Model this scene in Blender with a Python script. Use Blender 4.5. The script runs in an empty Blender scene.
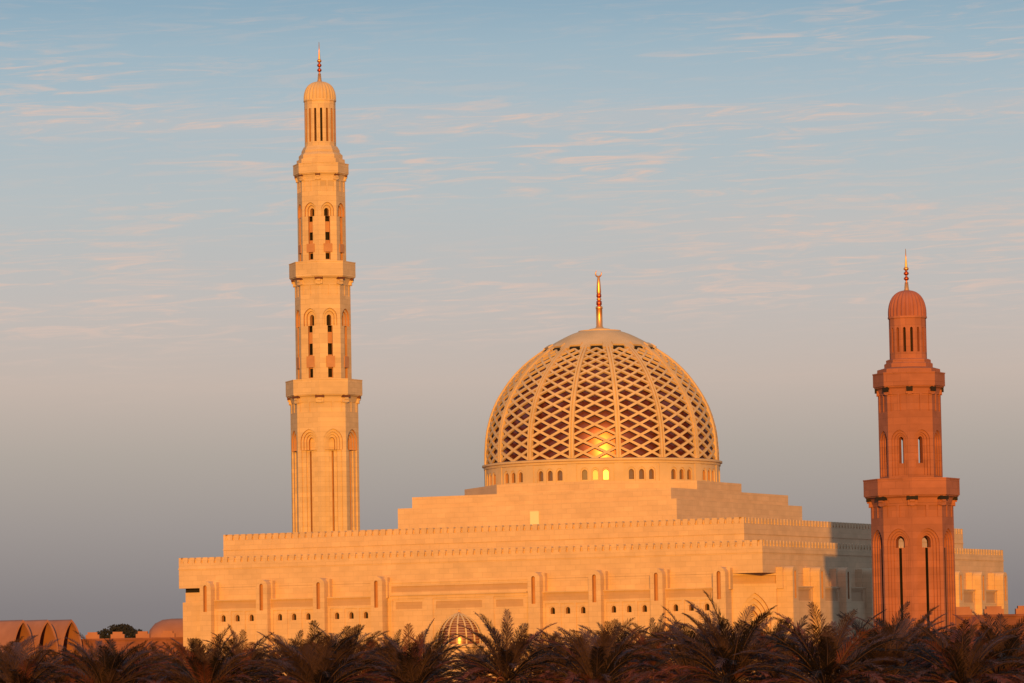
import bpy, math, random
from mathutils import Vector, Matrix
from mathutils.geometry import tessellate_polygon
R_ = math.radians
PI = math.pi
scn = bpy.context.scene
COL = scn.collection

# ------------------------------------------------------------------ camera
cam_d = bpy.data.cameras.new("camera")
cam = bpy.data.objects.new("camera", cam_d); COL.objects.link(cam)
cam_d.sensor_width = 36.0
cam_d.lens = 36.0 * 4243.0 / 1024.0
cam_d.clip_start = 1.0
cam_d.clip_end = 60000.0
PITCH, ROLL, EYE = 0.07527, 0.0178, 3.0
cam.matrix_world = (Matrix.Translation((0, 0, EYE)) @ Matrix.Rotation(PI/2 + PITCH, 4, 'X')
                    @ Matrix.Rotation(-ROLL, 4, 'Z'))
scn.camera = cam

# ------------------------------------------------------------------ sky
SUN_EL, SUN_AZ = 6.1, 0.0          # the sun stands low right behind the camera
world = bpy.data.worlds.new("World"); scn.world = world
world.use_nodes = True
wt = world.node_tree; wn = wt.nodes; wl = wt.links
for n in list(wn): wn.remove(n)
w_out = wn.new('ShaderNodeOutputWorld'); w_bg = wn.new('ShaderNodeBackground')
wl.new(w_bg.outputs[0], w_out.inputs[0])
w_bg.inputs['Strength'].default_value = 0.1
sky = wn.new('ShaderNodeTexSky'); sky.sky_type = 'NISHITA'; sky.sun_disc = False
sky.sun_elevation = R_(SUN_EL); sky.sun_rotation = R_(180 + SUN_AZ)
sky.air_density = 1.0; sky.dust_density = 2.0; sky.ozone_density = 2.0
tc = wn.new('ShaderNodeTexCoord'); sep = wn.new('ShaderNodeSeparateXYZ')
wl.new(tc.outputs['Generated'], sep.inputs[0])

def wmath(op, a, b=None, c=None):
    n = wn.new('ShaderNodeMath'); n.operation = op
    for i, v in enumerate((a, b, c)):
        if v is None: continue
        if isinstance(v, (int, float)): n.inputs[i].default_value = v
        else: wl.new(v, n.inputs[i])
    return n.outputs[0]

def srgb(r, g, b):
    f = lambda c: (c/255/12.92) if c/255 <= .04045 else ((c/255+.055)/1.055)**2.4
    return (f(r), f(g), f(b), 1)

elev = sep.outputs['Z']
ramp = wn.new('ShaderNodeValToRGB')
wl.new(wmath('DIVIDE', elev, 0.155), ramp.inputs[0])     # 0.155 = 8.9 degrees up
cr = ramp.color_ramp
SKY = [(0.0, (119, 114, 116)), (0.092, (131, 125, 126)), (0.21, (154, 146, 143)), (0.32, (172, 162, 154)),
       (0.425, (192, 176, 166)), (0.546, (189, 182, 178)), (0.70, (179, 185, 187)), (0.85, (166, 182, 191)), (0.93, (154, 176, 189)), (1.0, (138, 166, 184))]
while len(cr.elements) < len(SKY): cr.elements.new(0.5)
for e, (p, c) in zip(cr.elements, SKY):
    e.position = max(0, p); e.color = srgb(*c)
# thin cirrus streaks high above the haze
azim = wmath('ARCTAN2', sep.outputs['X'], sep.outputs['Y'])
comb = wn.new('ShaderNodeCombineXYZ')
tilt = wmath('ADD', elev, wmath('MULTIPLY', azim, -0.035))
wl.new(wmath('MULTIPLY', azim, 52.0), comb.inputs[0])
wl.new(wmath('MULTIPLY', tilt, 560.0), comb.inputs[1])
no1 = wn.new('ShaderNodeTexNoise'); no1.inputs['Scale'].default_value = 1.0
no1.inputs['Detail'].default_value = 8.0; no1.inputs['Roughness'].default_value = 0.62
no1.inputs['Distortion'].default_value = 1.1
wl.new(comb.outputs[0], no1.inputs['Vector'])
comb2 = wn.new('ShaderNodeCombineXYZ')
wl.new(wmath('MULTIPLY', azim, 7.0), comb2.inputs[0])
wl.new(wmath('MULTIPLY', tilt, 55.0), comb2.inputs[1])
comb2.inputs[2].default_value = 3.3
no2 = wn.new('ShaderNodeTexNoise'); no2.inputs['Scale'].default_value = 1.0; no2.inputs['Detail'].default_value = 3.0
wl.new(comb2.outputs[0], no2.inputs['Vector'])
def wrange(v, a, b, c, d):
    n = wn.new('ShaderNodeMapRange'); n.interpolation_type = 'SMOOTHSTEP'
    wl.new(v, n.inputs[0])
    for i, q in zip((1, 2, 3, 4), (a, b, c, d)): n.inputs[i].default_value = q
    return n.outputs[0]
streak = wrange(no1.outputs[0], 0.44, 0.78, 0, 1)
patch = wrange(no2.outputs[0], 0.38, 0.62, 0.18, 1)
band = wmath('MULTIPLY', wrange(elev, 0.055, 0.09, 0, 1), wrange(elev, 0.137, 0.165, 1, 0.15))
layer = wmath('MAXIMUM', wmath('MULTIPLY', wrange(elev, 0.121, 0.1275, 0, 1), wrange(elev, 0.1275, 0.133, 1, 0)),
              wmath('MULTIPLY', wmath('MULTIPLY', wrange(elev, 0.093, 0.101, 0, 1), wrange(elev, 0.101, 0.113, 1, 0)), wrange(azim, -0.02, 0.06, 0, 0.9)))
patch = wmath('MAXIMUM', patch, layer)
streak = wmath('ADD', streak, wmath('MULTIPLY', layer, 0.16))
cloud = wmath('MULTIPLY', wmath('MULTIPLY', streak, patch), wmath('MULTIPLY', band, 1.0))
cmix = wn.new('ShaderNodeMix'); cmix.data_type = 'RGBA'
wl.new(cloud, cmix.inputs[0]); wl.new(ramp.outputs[0], cmix.inputs[6])
cmix.inputs[7].default_value = srgb(216, 188, 174)
scale = wn.new('ShaderNodeVectorMath'); scale.operation = 'SCALE'
wl.new(cmix.outputs[2], scale.inputs[0]); scale.inputs['Scale'].default_value = 10.9
smix = wn.new('ShaderNodeMix'); smix.data_type = 'RGBA'
smix.inputs[0].default_value = 0.06
wl.new(scale.outputs[0], smix.inputs[6]); wl.new(sky.outputs[0], smix.inputs[7])
wl.new(smix.outputs[2], w_bg.inputs['Color'])

# ------------------------------------------------------------------ sun
sun_d = bpy.data.lights.new("sun", 'SUN'); sun = bpy.data.objects.new("sun", sun_d); COL.objects.link(sun)
sun_d.energy = 4.75; sun_d.angle = R_(0.6); sun_d.color = (1.0, 0.48, 0.045)
d = Vector((math.sin(R_(SUN_AZ))*math.cos(R_(SUN_EL)), math.cos(R_(SUN_AZ))*math.cos(R_(SUN_EL)), -math.sin(R_(SUN_EL))))
sun.rotation_euler = d.to_track_quat('-Z', 'Y').to_euler()
sun.location = (0, -60, 40)

vs = scn.view_settings
vs.view_transform = 'Standard'; vs.look = 'None'; vs.gamma = 1.0; vs.use_curve_mapping = False
vs.exposure = 0.0

# ------------------------------------------------------------------ materials
def mat(name, base, rough=0.85, metal=0.0, spec=0.3):
    m = bpy.data.materials.new(name); m.use_nodes = True
    b = m.node_tree.nodes['Principled BSDF']
    b.inputs['Base Color'].default_value = (*base, 1)
    b.inputs['Roughness'].default_value = rough
    b.inputs['Metallic'].default_value = metal
    b.inputs['Specular IOR Level'].default_value = spec
    return m

def stone(name, base, course=0.6, mortar=0.75, var=0.10, blotch=0.10):
    """coursed ashlar: joints and block-to-block variation in the object's own space"""
    m = mat(name, base, 0.9, 0, 0.15); nt = m.node_tree; N = nt.nodes; L = nt.links
    b = N['Principled BSDF']
    t = N.new('ShaderNodeTexCoord'); s = N.new('ShaderNodeSeparateXYZ'); L.new(t.outputs['Object'], s.inputs[0])
    a = N.new('ShaderNodeMath'); a.operation = 'ADD'; L.new(s.outputs[0], a.inputs[0]); L.new(s.outputs[1], a.inputs[1])
    c = N.new('ShaderNodeCombineXYZ'); L.new(a.outputs[0], c.inputs[0]); L.new(s.outputs[2], c.inputs[1])
    br = N.new('ShaderNodeTexBrick'); L.new(c.outputs[0], br.inputs['Vector'])
    br.inputs['Scale'].default_value = 1.0
    br.inputs['Brick Width'].default_value = course*2.1; br.inputs['Row Height'].default_value = course
    br.inputs['Mortar Size'].default_value = 0.03; br.inputs['Mortar Smooth'].default_value = 0.3
    k = lambda f: (base[0]*f, base[1]*f, base[2]*f, 1)
    br.inputs['Color1'].default_value = k(1-var); br.inputs['Color2'].default_value = k(1+var)
    br.inputs['Mortar'].default_value = k(mortar)
    n = N.new('ShaderNodeTexNoise'); n.inputs['Scale'].default_value = 0.23; n.inputs['Detail'].default_value = 6
    L.new(t.outputs['Object'], n.inputs['Vector'])
    n2 = N.new('ShaderNodeTexNoise'); n2.inputs['Scale'].default_value = 1.0; n2.inputs['Detail'].default_value = 4
    mp = N.new('ShaderNodeMapping'); mp.inputs['Scale'].default_value = (0.5, 0.5, 0.8)
    L.new(t.outputs['Object'], mp.inputs[0]); L.new(mp.outputs[0], n2.inputs['Vector'])
    ad = N.new('ShaderNodeMath'); ad.operation = 'ADD'; L.new(n.outputs[0], ad.inputs[0]); L.new(n2.outputs[0], ad.inputs[1])
    mr = N.new('ShaderNodeMapRange'); L.new(ad.outputs[0], mr.inputs[0])
    for i, q in zip((1, 2, 3, 4), (0.7, 1.3, 1-blotch, 1+blotch)): mr.inputs[i].default_value = q
    v = N.new('ShaderNodeVectorMath'); v.operation = 'SCALE'
    L.new(br.outputs['Color'], v.inputs[0]); L.new(mr.outputs[0], v.inputs['Scale'])
    L.new(v.outputs[0], b.inputs['Base Color'])
    bu = N.new('ShaderNodeBump'); bu.inputs['Strength'].default_value = 0.25; bu.inputs['Distance'].default_value = 0.03
    L.new(br.outputs['Fac'], bu.inputs['Height']); bu.invert = True
    L.new(bu.outputs[0], b.inputs['Normal'])
    return m

def noisy(name, c1, c2, scale, rough=0.9, metal=0.0, spec=0.2):
    m = mat(name, c1, rough, metal, spec); nt = m.node_tree; N = nt.nodes; L = nt.links
    t = N.new('ShaderNodeTexCoord'); n = N.new('ShaderNodeTexNoise'); n.inputs['Scale'].default_value = scale
    n.inputs['Detail'].default_value = 5
    L.new(t.outputs['Object'], n.inputs['Vector'])
    r = N.new('ShaderNodeValToRGB'); L.new(n.outputs[0], r.inputs[0])
    r.color_ramp.elements[0].position = 0.35; r.color_ramp.elements[0].color = (*c1, 1)
    r.color_ramp.elements[1].position = 0.65; r.color_ramp.elements[1].color = (*c2, 1)
    L.new(r.outputs[0], N['Principled BSDF'].inputs['Base Color'])
    return m

SAND = (0.60, 0.372, 0.24)
M = {}
M['sand'] = stone('sandstone', SAND, 0.62, 0.88, 0.045, 0.09)
M['tower'] = stone('tower_sandstone', (0.60, 0.385, 0.24), 0.7, 0.84, 0.07, 0.10)
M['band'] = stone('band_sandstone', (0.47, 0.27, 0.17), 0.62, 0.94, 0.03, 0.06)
M['dome'] = noisy('dome_stone', (0.53, 0.345, 0.21), (0.62, 0.40, 0.245), 0.4)
M['inset'] = noisy('inset_stone', (0.43, 0.19, 0.105), (0.49, 0.225, 0.12), 0.8)  # niche and reveal shade put into the stone colour; also the reddish panels
M['red'] = stone('red_sandstone', (0.34, 0.116, 0.076), 0.75, 0.84, 0.09, 0.15)
M['redplain'] = noisy('red_sandstone_plain', (0.29, 0.09, 0.07), (0.36, 0.115, 0.09), 0.5)
M['arcade'] = noisy('arcade_stone', (0.29, 0.115, 0.082), (0.37, 0.15, 0.105), 0.35)
M['arcadewall'] = stone('arcade_wall_stone', (0.22, 0.078, 0.06), 0.6, 0.85, 0.08, 0.2)
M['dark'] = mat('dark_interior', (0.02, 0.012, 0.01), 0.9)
M['deepred'] = mat('deep_red_stone', (0.13, 0.045, 0.03), 0.9)  # shade colour for the hollows above the brackets
M['glass'] = mat('window_glass', (0.16, 0.09, 0.05), 0.27, 0.0, 1.0)
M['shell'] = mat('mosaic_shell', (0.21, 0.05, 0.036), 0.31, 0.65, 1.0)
M['shellpale'] = mat('copper_shell', (0.30, 0.10, 0.05), 0.25, 0.4, 0.8)
M['gold'] = mat('gilded_metal', (0.95, 0.38, 0.13), 0.38, 0.85, 0.6)
M['goldred'] = mat('gilded_red_bead', (0.62, 0.10, 0.04), 0.35, 0.85, 0.5)
M['pale'] = mat('pale_door_paint', (0.70, 0.60, 0.38), 0.6)
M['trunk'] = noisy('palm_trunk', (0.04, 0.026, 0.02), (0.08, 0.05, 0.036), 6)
M['leaf'] = noisy('palm_leaf', (0.008, 0.005, 0.006), (0.020, 0.012, 0.013), 1.2, 0.7, 0, 0.15)  # near-black: the shade between fronds put into the leaf colour
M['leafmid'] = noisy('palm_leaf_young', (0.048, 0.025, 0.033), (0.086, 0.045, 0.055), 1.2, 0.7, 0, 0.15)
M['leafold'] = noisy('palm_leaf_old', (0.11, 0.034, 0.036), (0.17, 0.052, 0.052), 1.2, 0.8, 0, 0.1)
M['rachis'] = noisy('palm_rachis', (0.06, 0.03, 0.028), (0.09, 0.043, 0.038), 3, 0.7)
M['dry'] = noisy('dry_frond', (0.13, 0.045, 0.040), (0.24, 0.085, 0.07), 2, 0.8)
M['ground'] = noisy('ground_soil', (0.10, 0.085, 0.05), (0.16, 0.12, 0.075), 0.05)
M['tree'] = noisy('tree_leaf', (0.018, 0.016, 0.015), (0.032, 0.026, 0.022), 0.6)

# ------------------------------------------------------------------ mesh helpers
class MB:
    def __init__(s): s.v = []; s.f = []; s.m = []; s.smooth = []
    def add(s, vs, fs, mi=0, smooth=False):
        o = len(s.v); s.v += [tuple(p) for p in vs]
        for f in fs: s.f.append(tuple(o+i for i in f)); s.m.append(mi); s.smooth.append(smooth)
    def box(s, x0, x1, y0, y1, z0, z1, mi=0):
        s.add([(x0,y0,z0),(x1,y0,z0),(x1,y1,z0),(x0,y1,z0),(x0,y0,z1),(x1,y0,z1),(x1,y1,z1),(x0,y1,z1)],
              [(0,3,2,1),(4,5,6,7),(0,1,5,4),(1,2,6,5),(2,3,7,6),(3,0,4,7)], mi)
    def fbox(s, fr, u0, u1, z0, z1, d0, d1, mi=0):
        """box in a wall frame: d0 = outer face depth, d1 = inner"""
        p = [fr(u, z, d) for z in (z0, z1) for u, d in ((u0, d0), (u1, d0), (u1, d1), (u0, d1))]
        s.add(p, [(0,3,2,1),(4,5,6,7),(0,1,5,4),(1,2,6,5),(2,3,7,6),(3,0,4,7)], mi)
    def loft(s, rings, mi=0, smooth=False, cap0=False, cap1=True):
        n = len(rings[0]); vs = [p for r in rings for p in r]; fs = []
        for k in range(len(rings)-1):
            for i in range(n):
                j = (i+1) % n
                fs.append((k*n+i, k*n+j, (k+1)*n+j, (k+1)*n+i))
        if cap0: fs.append(tuple(range(n-1, -1, -1)))
        if cap1: fs.append(tuple(range((len(rings)-1)*n, len(rings)*n)))
        s.add(vs, fs, mi, smooth)
    def build(s, name, mats, parent=None):
        me = bpy.data.meshes.new(name); me.from_pydata(s.v, [], s.f)
        if not isinstance(mats, (list, tuple)): mats = [mats]
        for m in mats: me.materials.append(m)
        for p, mi, sm in zip(me.polygons, s.m, s.smooth): p.material_index = mi; p.use_smooth = sm
        me.validate(); me.update()
        o = bpy.data.objects.new(name, me); COL.objects.link(o)
        if parent: o.parent = parent
        return o

def frame(O, U, N):
    O, U, N = Vector(O), Vector(U), Vector(N)
    def f(u, z, d=0.0): return O + U*u + Vector((0,0,z)) - N*d
    f.N = lambda u: N
    return f
def frame_cyl(cx, cy, R, a0):
    """cylindrical wall; u = arc length from angle a0 (radians, 0 = +x)"""
    def f(u, z, d=0.0):
        a = a0 + u/R
        return Vector((cx + (R-d)*math.cos(a), cy + (R-d)*math.sin(a), z))
    f.N = lambda u: Vector((math.cos(a0+u/R), math.sin(a0+u/R), 0))
    return f

def wall(mb, fr, outer, niches=(), d=0.0, mi=0):
    """sheet with niches: niche = dict(o=outline, d=depth, h=[nested], mi=material, rm=reveal material, back=bool)"""
    loops = [outer] + [n['o'] for n in niches]
    pts3 = [[Vector((u, z, 0)) for u, z in lp] for lp in loops]
    flat = [p for lp in loops for p in lp]
    tris = tessellate_polygon(pts3)
    vs = [fr(u, z, d) for u, z in flat]; fs = []
    for t in tris:
        a, b, c = (vs[i] for i in t)
        nn = (b-a).cross(c-a)
        fs.append(tuple(t) if nn.dot(fr.N(flat[t[0]][0])) > 0 else tuple(reversed(t)))
    mb.add(vs, fs, mi)
    for n in niches:
        o = n['o']; k = len(o); dd = d + n['d']
        A = [fr(u, z, d) for u, z in o]; B = [fr(u, z, dd) for u, z in o]
        mb.add(A+B, [(i, (i+1) % k, k+(i+1) % k, k+i) for i in range(k)], n.get('rm', mi))
        if n.get('back', True):
            wall(mb, fr, o, n.get('h', ()), dd, n.get('mi', mi))

def arch(u, w, z0, ztop, point=0.25, n=7):
    """arch outline of width w, from z0 up to apex ztop, centred at u"""
    h = w/2; c = point*h; r = h + c
    rise = math.sqrt(r*r - c*c); zs = ztop - rise
    pts = [(u-h, z0), (u+h, z0)]
    amax = math.acos(c/r) if c > 0 else PI/2
    for i in range(n+1):
        a = amax*i/n; pts.append((u - c + r*math.cos(a), zs + r*math.sin(a)))
    for i in range(n-1, -1, -1):
        a = amax*i/n; pts.append((u + c - r*math.cos(a), zs + r*math.sin(a)))
    return pts
def rect(u0, u1, z0, z1): return [(u0,z0),(u1,z0),(u1,z1),(u0,z1)]

def empty(name, loc, rz=0.0):
    o = bpy.data.objects.new(name, None); COL.objects.link(o)
    o.location = loc; o.rotation_euler = (0, 0, rz); o.empty_display_size = 1
    return o
def tag(o, label=None, cat=None, group=None, kind=None):
    if label: o['label'] = label
    if cat: o['category'] = cat
    if group: o['group'] = group
    if kind: o['kind'] = kind
    return o
def polygon_ring(R, z, n=8, a0=0.0, cx=0, cy=0):
    return [(cx+R*math.cos(a0+2*PI*i/n), cy+R*math.sin(a0+2*PI*i/n), z) for i in range(n)]
def tube(mb, pts, rads, n=6, mi=0):
    rings = []
    for i, p in enumerate(pts):
        p = Vector(p)
        t = Vector(pts[min(i+1, len(pts)-1)]) - Vector(pts[max(i-1, 0)])
        t.normalize(); s = t.cross(Vector((0.13, 0.21, 1)))
        if s.length < 1e-3: s = t.cross(Vector((1, 0, 0)))
        s.normalize(); b = s.cross(t)
        rings.append([tuple(p + (s*math.cos(2*PI*k/n) + b*math.sin(2*PI*k/n))*rads[i]) for k in range(n)])
    mb.loft(rings, mi, True, True, True)
def lathe(mb, prof, n=24, mi=0, cx=0, cy=0, smooth=True, lobes=0, amp=0.0, cap0=False, cap1=True):
    rings = []
    for r, z in prof:
        ring = []
        for i in range(n):
            a = 2*PI*i/n
            k = 1 + amp*(abs(math.sin(a*lobes/2))**0.7 - 0.6) if lobes else 1
            ring.append((cx + r*k*math.cos(a), cy + r*k*math.sin(a), z))
        rings.append(ring)
    mb.loft(rings, mi, smooth, cap0, cap1)

# ------------------------------------------------------------------ ground
g = MB(); g.add([(-20000,-3000,0),(20000,-3000,0),(20000,40000,0),(-20000,40000,0)], [(0,1,2,3)])
tag(g.build('ground', M['ground']), kind='structure')

# ------------------------------------------------------------------ prayer hall
TH = R_(27.04); S = 78.8
C0 = (28.445, 490.0, 0)
hall = empty('prayer_hall', C0, -TH)
tag(hall, 'wide pale sandstone prayer hall with stepped crenellated walls under the big lattice dome', 'mosque')
F_front = frame((0,0,0), (1,0,0), (0,-1,0))     # u = x (runs from -S to 0)
F_right = frame((0,0,0), (0,1,0), (1,0,0))      # u = y
F_left = frame((-S,0,0), (0,-1,0), (-1,0,0))    # u = -y
F_back = frame((0,S,0), (-1,0,0), (0,1,0))      # u = -x

# lower wall body (below the overhanging upper band), with the bevelled near corner
CH = 3.8
w = MB()
fc = frame((-CH/2, CH/2, 0), Vector((1,1,0)).normalized(), Vector((1,-1,0)).normalized())
hw = CH/math.sqrt(2)
wall(w, F_front, rect(-75.2, -CH, 0, 12.7), [])
wall(w, fc, rect(-hw, hw, 0, 12.7), [
    dict(o=rect(-hw+.02, hw-.02, 11.5, 12.45), d=0.25, mi=1),
    dict(o=arch(0, 3.9, 0.6, 10.45, 0.9), d=0.25, rm=3, h=[
        dict(o=arch(0, 3.1, 0.61, 9.85, 0.9), d=0.25, rm=3, h=[
            dict(o=arch(0, 2.3, 0.62, 9.2, 0.9), d=0.25, rm=3, h=[dict(o=arch(0, 1.6, 0.63, 8.5, 0.9), d=0.5, rm=3)])])])])
wall(w, F_right, rect(CH, S-3.8, 0, 12.7), [])
w.box(-75.2, -4.2, 0.5, S-1, 12.2, 12.69)
# left end wing, set in and cut below the overhang
w.box(-78.3, -75.2, 0.7, S-4, 0, 12.2)
w.box(-78.6, -75.2, 0.5, S-4, 0, 11.0)
w.box(-78.45, -75.2, 1.0, S-5, 12.2, 12.71, 2)  # dark box stands in for the shade under the overhang
w.box(-3.8, -0.4, S-3.8, S-.4, 0, 12.7)
w.box(-76, -3.8, S-1.6, S-0.8, 0, 12.7)
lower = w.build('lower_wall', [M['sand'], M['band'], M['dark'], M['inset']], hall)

def ringwall(name, x0, x1, y0, y1, z0, z1, parent, mouldings=()):
    """solid block, roof a little below the top, with thin string courses"""
    m = MB(); m.box(x0, x1, y0, y1, z0, z1)
    for (za, zb, p) in mouldings:
        m.box(x0-p, x1+p, y0-p, y1+p, za, zb)
    return m.build(name, M['sand'], parent)
ringwall('upper_wall_band', -S, 0, 0, S, 12.72, 15.35, hall, [(15.05, 15.2, 0.06)])

def parapet(name, x0, x1, y0, y1, z0, z1, parent, n, t=0.62):
    m = MB(); slot = 0.27; zs = z1 - 0.74
    def side(fr, L):
        pitch = L/n
        # back-to-front profile as columns: merlon, slot
        for k in range(n):
            a = k*pitch; b = a + pitch
            s0, s1 = a + pitch*.5 - slot/2, a + pitch*.5 + slot/2
            # merlon halves with bevelled shoulders, slot between with widened round foot
            poly = [(a, z0), (b, z0), (b, z1), (s1+.07, z1), (s1+.0, z1-.08), (s1, zs+.28), (s1+.06, zs+.16), (s1+.03, zs+.05), ((s0+s1)/2, zs),
                    (s0-.03, zs+.05), (s0-.06, zs+.16), (s0, zs+.28), (s0, z1-.08), (s0-.07, z1), (a, z1)]
            kk = len(poly)
            F = [fr(u, z, 0) for u, z in poly]; B = [fr(u, z, t) for u, z in poly]
            tr = tessellate_polygon([[Vector((u, z, 0)) for u, z in poly]])
            nn = fr.N(0); fs = []
            for tt in tr:
                p, q, r = (F[i] for i in tt)
                fs.append(tuple(tt) if (q-p).cross(r-p).dot(nn) > 0 else tuple(reversed(tt)))
            m.add(F, fs); m.add(B, [tuple(reversed(f)) for f in fs])
            m.add(F+B, [(i, (i+1) % kk, kk+(i+1) % kk, kk+i) for i in range(2, kk-1)])
        m.fbox(fr, .1, L-.1, z0+.01, z1-.20, .24, t-.02)
    side(frame((x0, y0, 0), (1,0,0), (0,-1,0)), x1-x0)
    side(frame((x1, y0, 0), (0,1,0), (1,0,0)), y1-y0)
    side(frame((x1, y1, 0), (-1,0,0), (0,1,0)), x1-x0)
    side(frame((x0, y1, 0), (0,-1,0), (-1,0,0)), y1-y0)
    return m.build(name, M['sand'], parent)
parapet('parapet', -S, 0, 0, S, 15.35, 16.5, hall, 83)
INS = 4.04
ringwall('upper_wall', -S+INS, -INS, INS, S-INS, 15.36, 18.2, hall, [(17.4, 17.5, 0.06)])
parapet('parapet', -S+INS, -INS, INS, S-INS, 18.2, 19.34, hall, 75)

# pilasters: tall buttresses with a rounded head and a slot niche
def pilaster(fr, u, prot, back=0.0, w_=1.6, ztop=13.5):
    m = MB()
    outer = arch(u, w_, 0, ztop, 0.0, 8)
    sl = arch(u-.04, 0.50, 9.75, 13.0, 0.0, 4)
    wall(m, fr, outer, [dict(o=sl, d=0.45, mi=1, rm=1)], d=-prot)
    k = len(outer)
    A = [fr(a, z, -prot) for a, z in outer]; B = [fr(a, z, back) for a, z in outer]
    m.add(A+B, [(i, k+i, k+(i+1) % k, (i+1) % k) for i in range(1, k)])
    o2 = rect(u-w_/2-.2, u+w_/2+.2, 10.9, ztop-.12); k = 4
    dp = prot*.42
    A = [fr(a, z, -dp) for a, z in o2]; B = [fr(a, z, 0.0) for a, z in o2]; 
    m.add(A+B, [(i, k+i, k+(i+1) % k, (i+1) % k) for i in range(0, k)])
    m.add(A, [(0, 1, 2, 3)])
    return m.build('pilaster', [M['sand'], M['inset']], hall)
POS = [39.4+q for q in (-34.6,-26.6,-18.6,-10.6,10.6,18.6,26.6,34.6)]
for a in POS: pilaster(F_front, -a, 1.7)
for b in POS: pilaster(F_right, b, 2.0)

# bays between the pilasters, with a ledge, a recessed band and three small windows
def bay(fr, u0, u1, prot, windows=True):
    m = MB(); W = u1-u0; zt = 11.05
    nic = []
    if windows:
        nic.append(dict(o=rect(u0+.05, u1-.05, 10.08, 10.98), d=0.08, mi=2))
        for q in (-1, 0, 1):
            c = (u0+u1)/2 + q*2.0
            nic.append(dict(o=rect(c-.86, c+.86, 0.4, 9.75), d=0.10, h=[
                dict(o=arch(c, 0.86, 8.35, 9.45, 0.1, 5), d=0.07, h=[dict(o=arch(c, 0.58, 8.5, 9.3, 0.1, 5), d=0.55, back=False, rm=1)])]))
    else:
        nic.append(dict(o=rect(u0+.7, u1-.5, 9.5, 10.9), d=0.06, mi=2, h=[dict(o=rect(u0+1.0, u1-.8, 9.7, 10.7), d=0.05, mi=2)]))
    wall(m, fr, rect(u0, u1, 0, zt), nic, d=-prot)
    m.fbox(fr, u0, u1, zt, zt+.14, -prot-.12, 0)
    o = m.build('wall_bay', [M['sand'], M['inset'], M['band']], hall)
    if windows:
        for q in (-1, 0, 1):
            c = (u0+u1)/2 + q*2.0
            p = MB(); wall(p, fr, arch(c, 0.58, 8.5, 9.3, 0.1, 5), (), d=-prot+.70)
            p.build('window', M['dark'], o)
    return o
for i in (0,1,2,4,5,6):
    bay(F_front, -POS[i+1]+.8, -POS[i]-.8, 0.9)
for i in (0,1,2,4,5,6):
    bay(F_right, POS[i]+.8, POS[i+1]-.8, 1.1, False)

# wide central bay
for fr, sg in ((F_front, -1), (F_right, 1)):
    m = MB(); c = sg*39.4
    wall(m, fr, rect(c-9.8, c+9.8, 0, 12.65), [
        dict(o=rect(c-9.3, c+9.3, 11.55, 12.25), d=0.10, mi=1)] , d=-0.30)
    m.fbox(fr, c-9.8, c+9.8, 12.65, 12.75, -0.36, 0)
    wall(m, fr, rect(c-9.2, c+9.2, 0, 11.1), [
        dict(o=rect(c-9.0, c-4.7, 0.5, 10.75), d=0.1, h=[dict(o=rect(c-8.6, c-5.0, 9.5, 10.35), d=0.06, mi=1)]),
        dict(o=rect(c-3.5, c+3.5, 0.5, 10.75), d=0.1, h=[dict(o=rect(c-3.1, c+3.1, 9.5, 10.35), d=0.06, mi=1)]),
        dict(o=rect(c+4.7, c+9.0, 0.5, 10.75), d=0.1, h=[dict(o=rect(c+5.0, c+8.6, 9.5, 10.35), d=0.06, mi=1)])], d=-0.62)
    m.fbox(fr, c-9.2, c+9.2, 11.1, 11.3, -0.80, 0.1)
    m.build('central_bay', [M['sand'], M['band']], hall)

# stepped roof platforms
CX, CY = -39.4, 39.4
m = MB(); s = 19.35; m.box(CX-s, CX+s, CY-s, CY+s, 15.5, 22.45)
m.build('roof_platform', M['sand'], hall)
m = MB(); s = 18.0; m.box(CX-s, CX+s, CY-s, CY+s, 22.46, 23.87)
m.build('roof_platform', M['sand'], hall)
m = MB(); m.loft([polygon_ring(17.75, z, 8, PI/8, CX, CY) for z in (23.88, 25.12)])
m.build('octagonal_base', M['sand'], hall)
m = MB(); 
m.fbox(frame((0, CY-19.35, 0), (1,0,0), (0,-1,0)), -40.05, -38.84, 19.0, 21.5, -.10, .2)
door = m.build('roof_door', M['pale'], hall); tag(door, 'pale yellow door on the roof terrace')

# drum with sixteen groups of three windows
DR = 15.05; SEG = 2*PI/16; AX0 = -PI/2    # a segment is centred on each wall axis
drum = None
m = MB(); wins = []
W = DR*SEG
for k in range(16):
    fr = frame_cyl(CX, CY, DR, AX0 + k*SEG)
    for (a, b) in ((-W/2, -W/2+.6), (W/2-.6, W/2)):
        m.fbox(fr, a, b, 25.0, 27.42, -0.10, 0.3)
    for (a, b) in ((-W/2+.6, -2.0), (2.0, W/2-.6)):
        wall(m, fr, rect(a, b, 25.0, 27.4), ())
    for q in (-1, 0, 1):
        c = q*1.34
        wall(m, fr, rect(c-.67 if q > -1 else -2.0, c+.67 if q < 1 else 2.0, 25.0, 27.4), [
            dict(o=arch(c, 1.0, 25.2, 26.95, 0.15, 5), d=0.12, h=[dict(o=arch(c, 0.68, 25.4, 26.68, 0.15, 5), d=0.32, back=False, rm=1)])])
        wins.append((fr, c))
lathe(m, [(DR-.1, 27.38), (DR+.12, 27.45), (DR+.12, 27.72), (DR+.34, 27.8), (DR+.34, 28.02), (DR-.1, 28.12), (DR-1.0, 28.12)], 96, 0, CX, CY, False)
drum = m.build('drum', [M['dome'], M['inset']], hall)
for fr, c in wins:
    p = MB(); wall(p, fr, arch(c, 0.68, 25.4, 26.68, 0.15, 5), (), d=0.42)
    p.build('window', M['glass'], drum)

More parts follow.
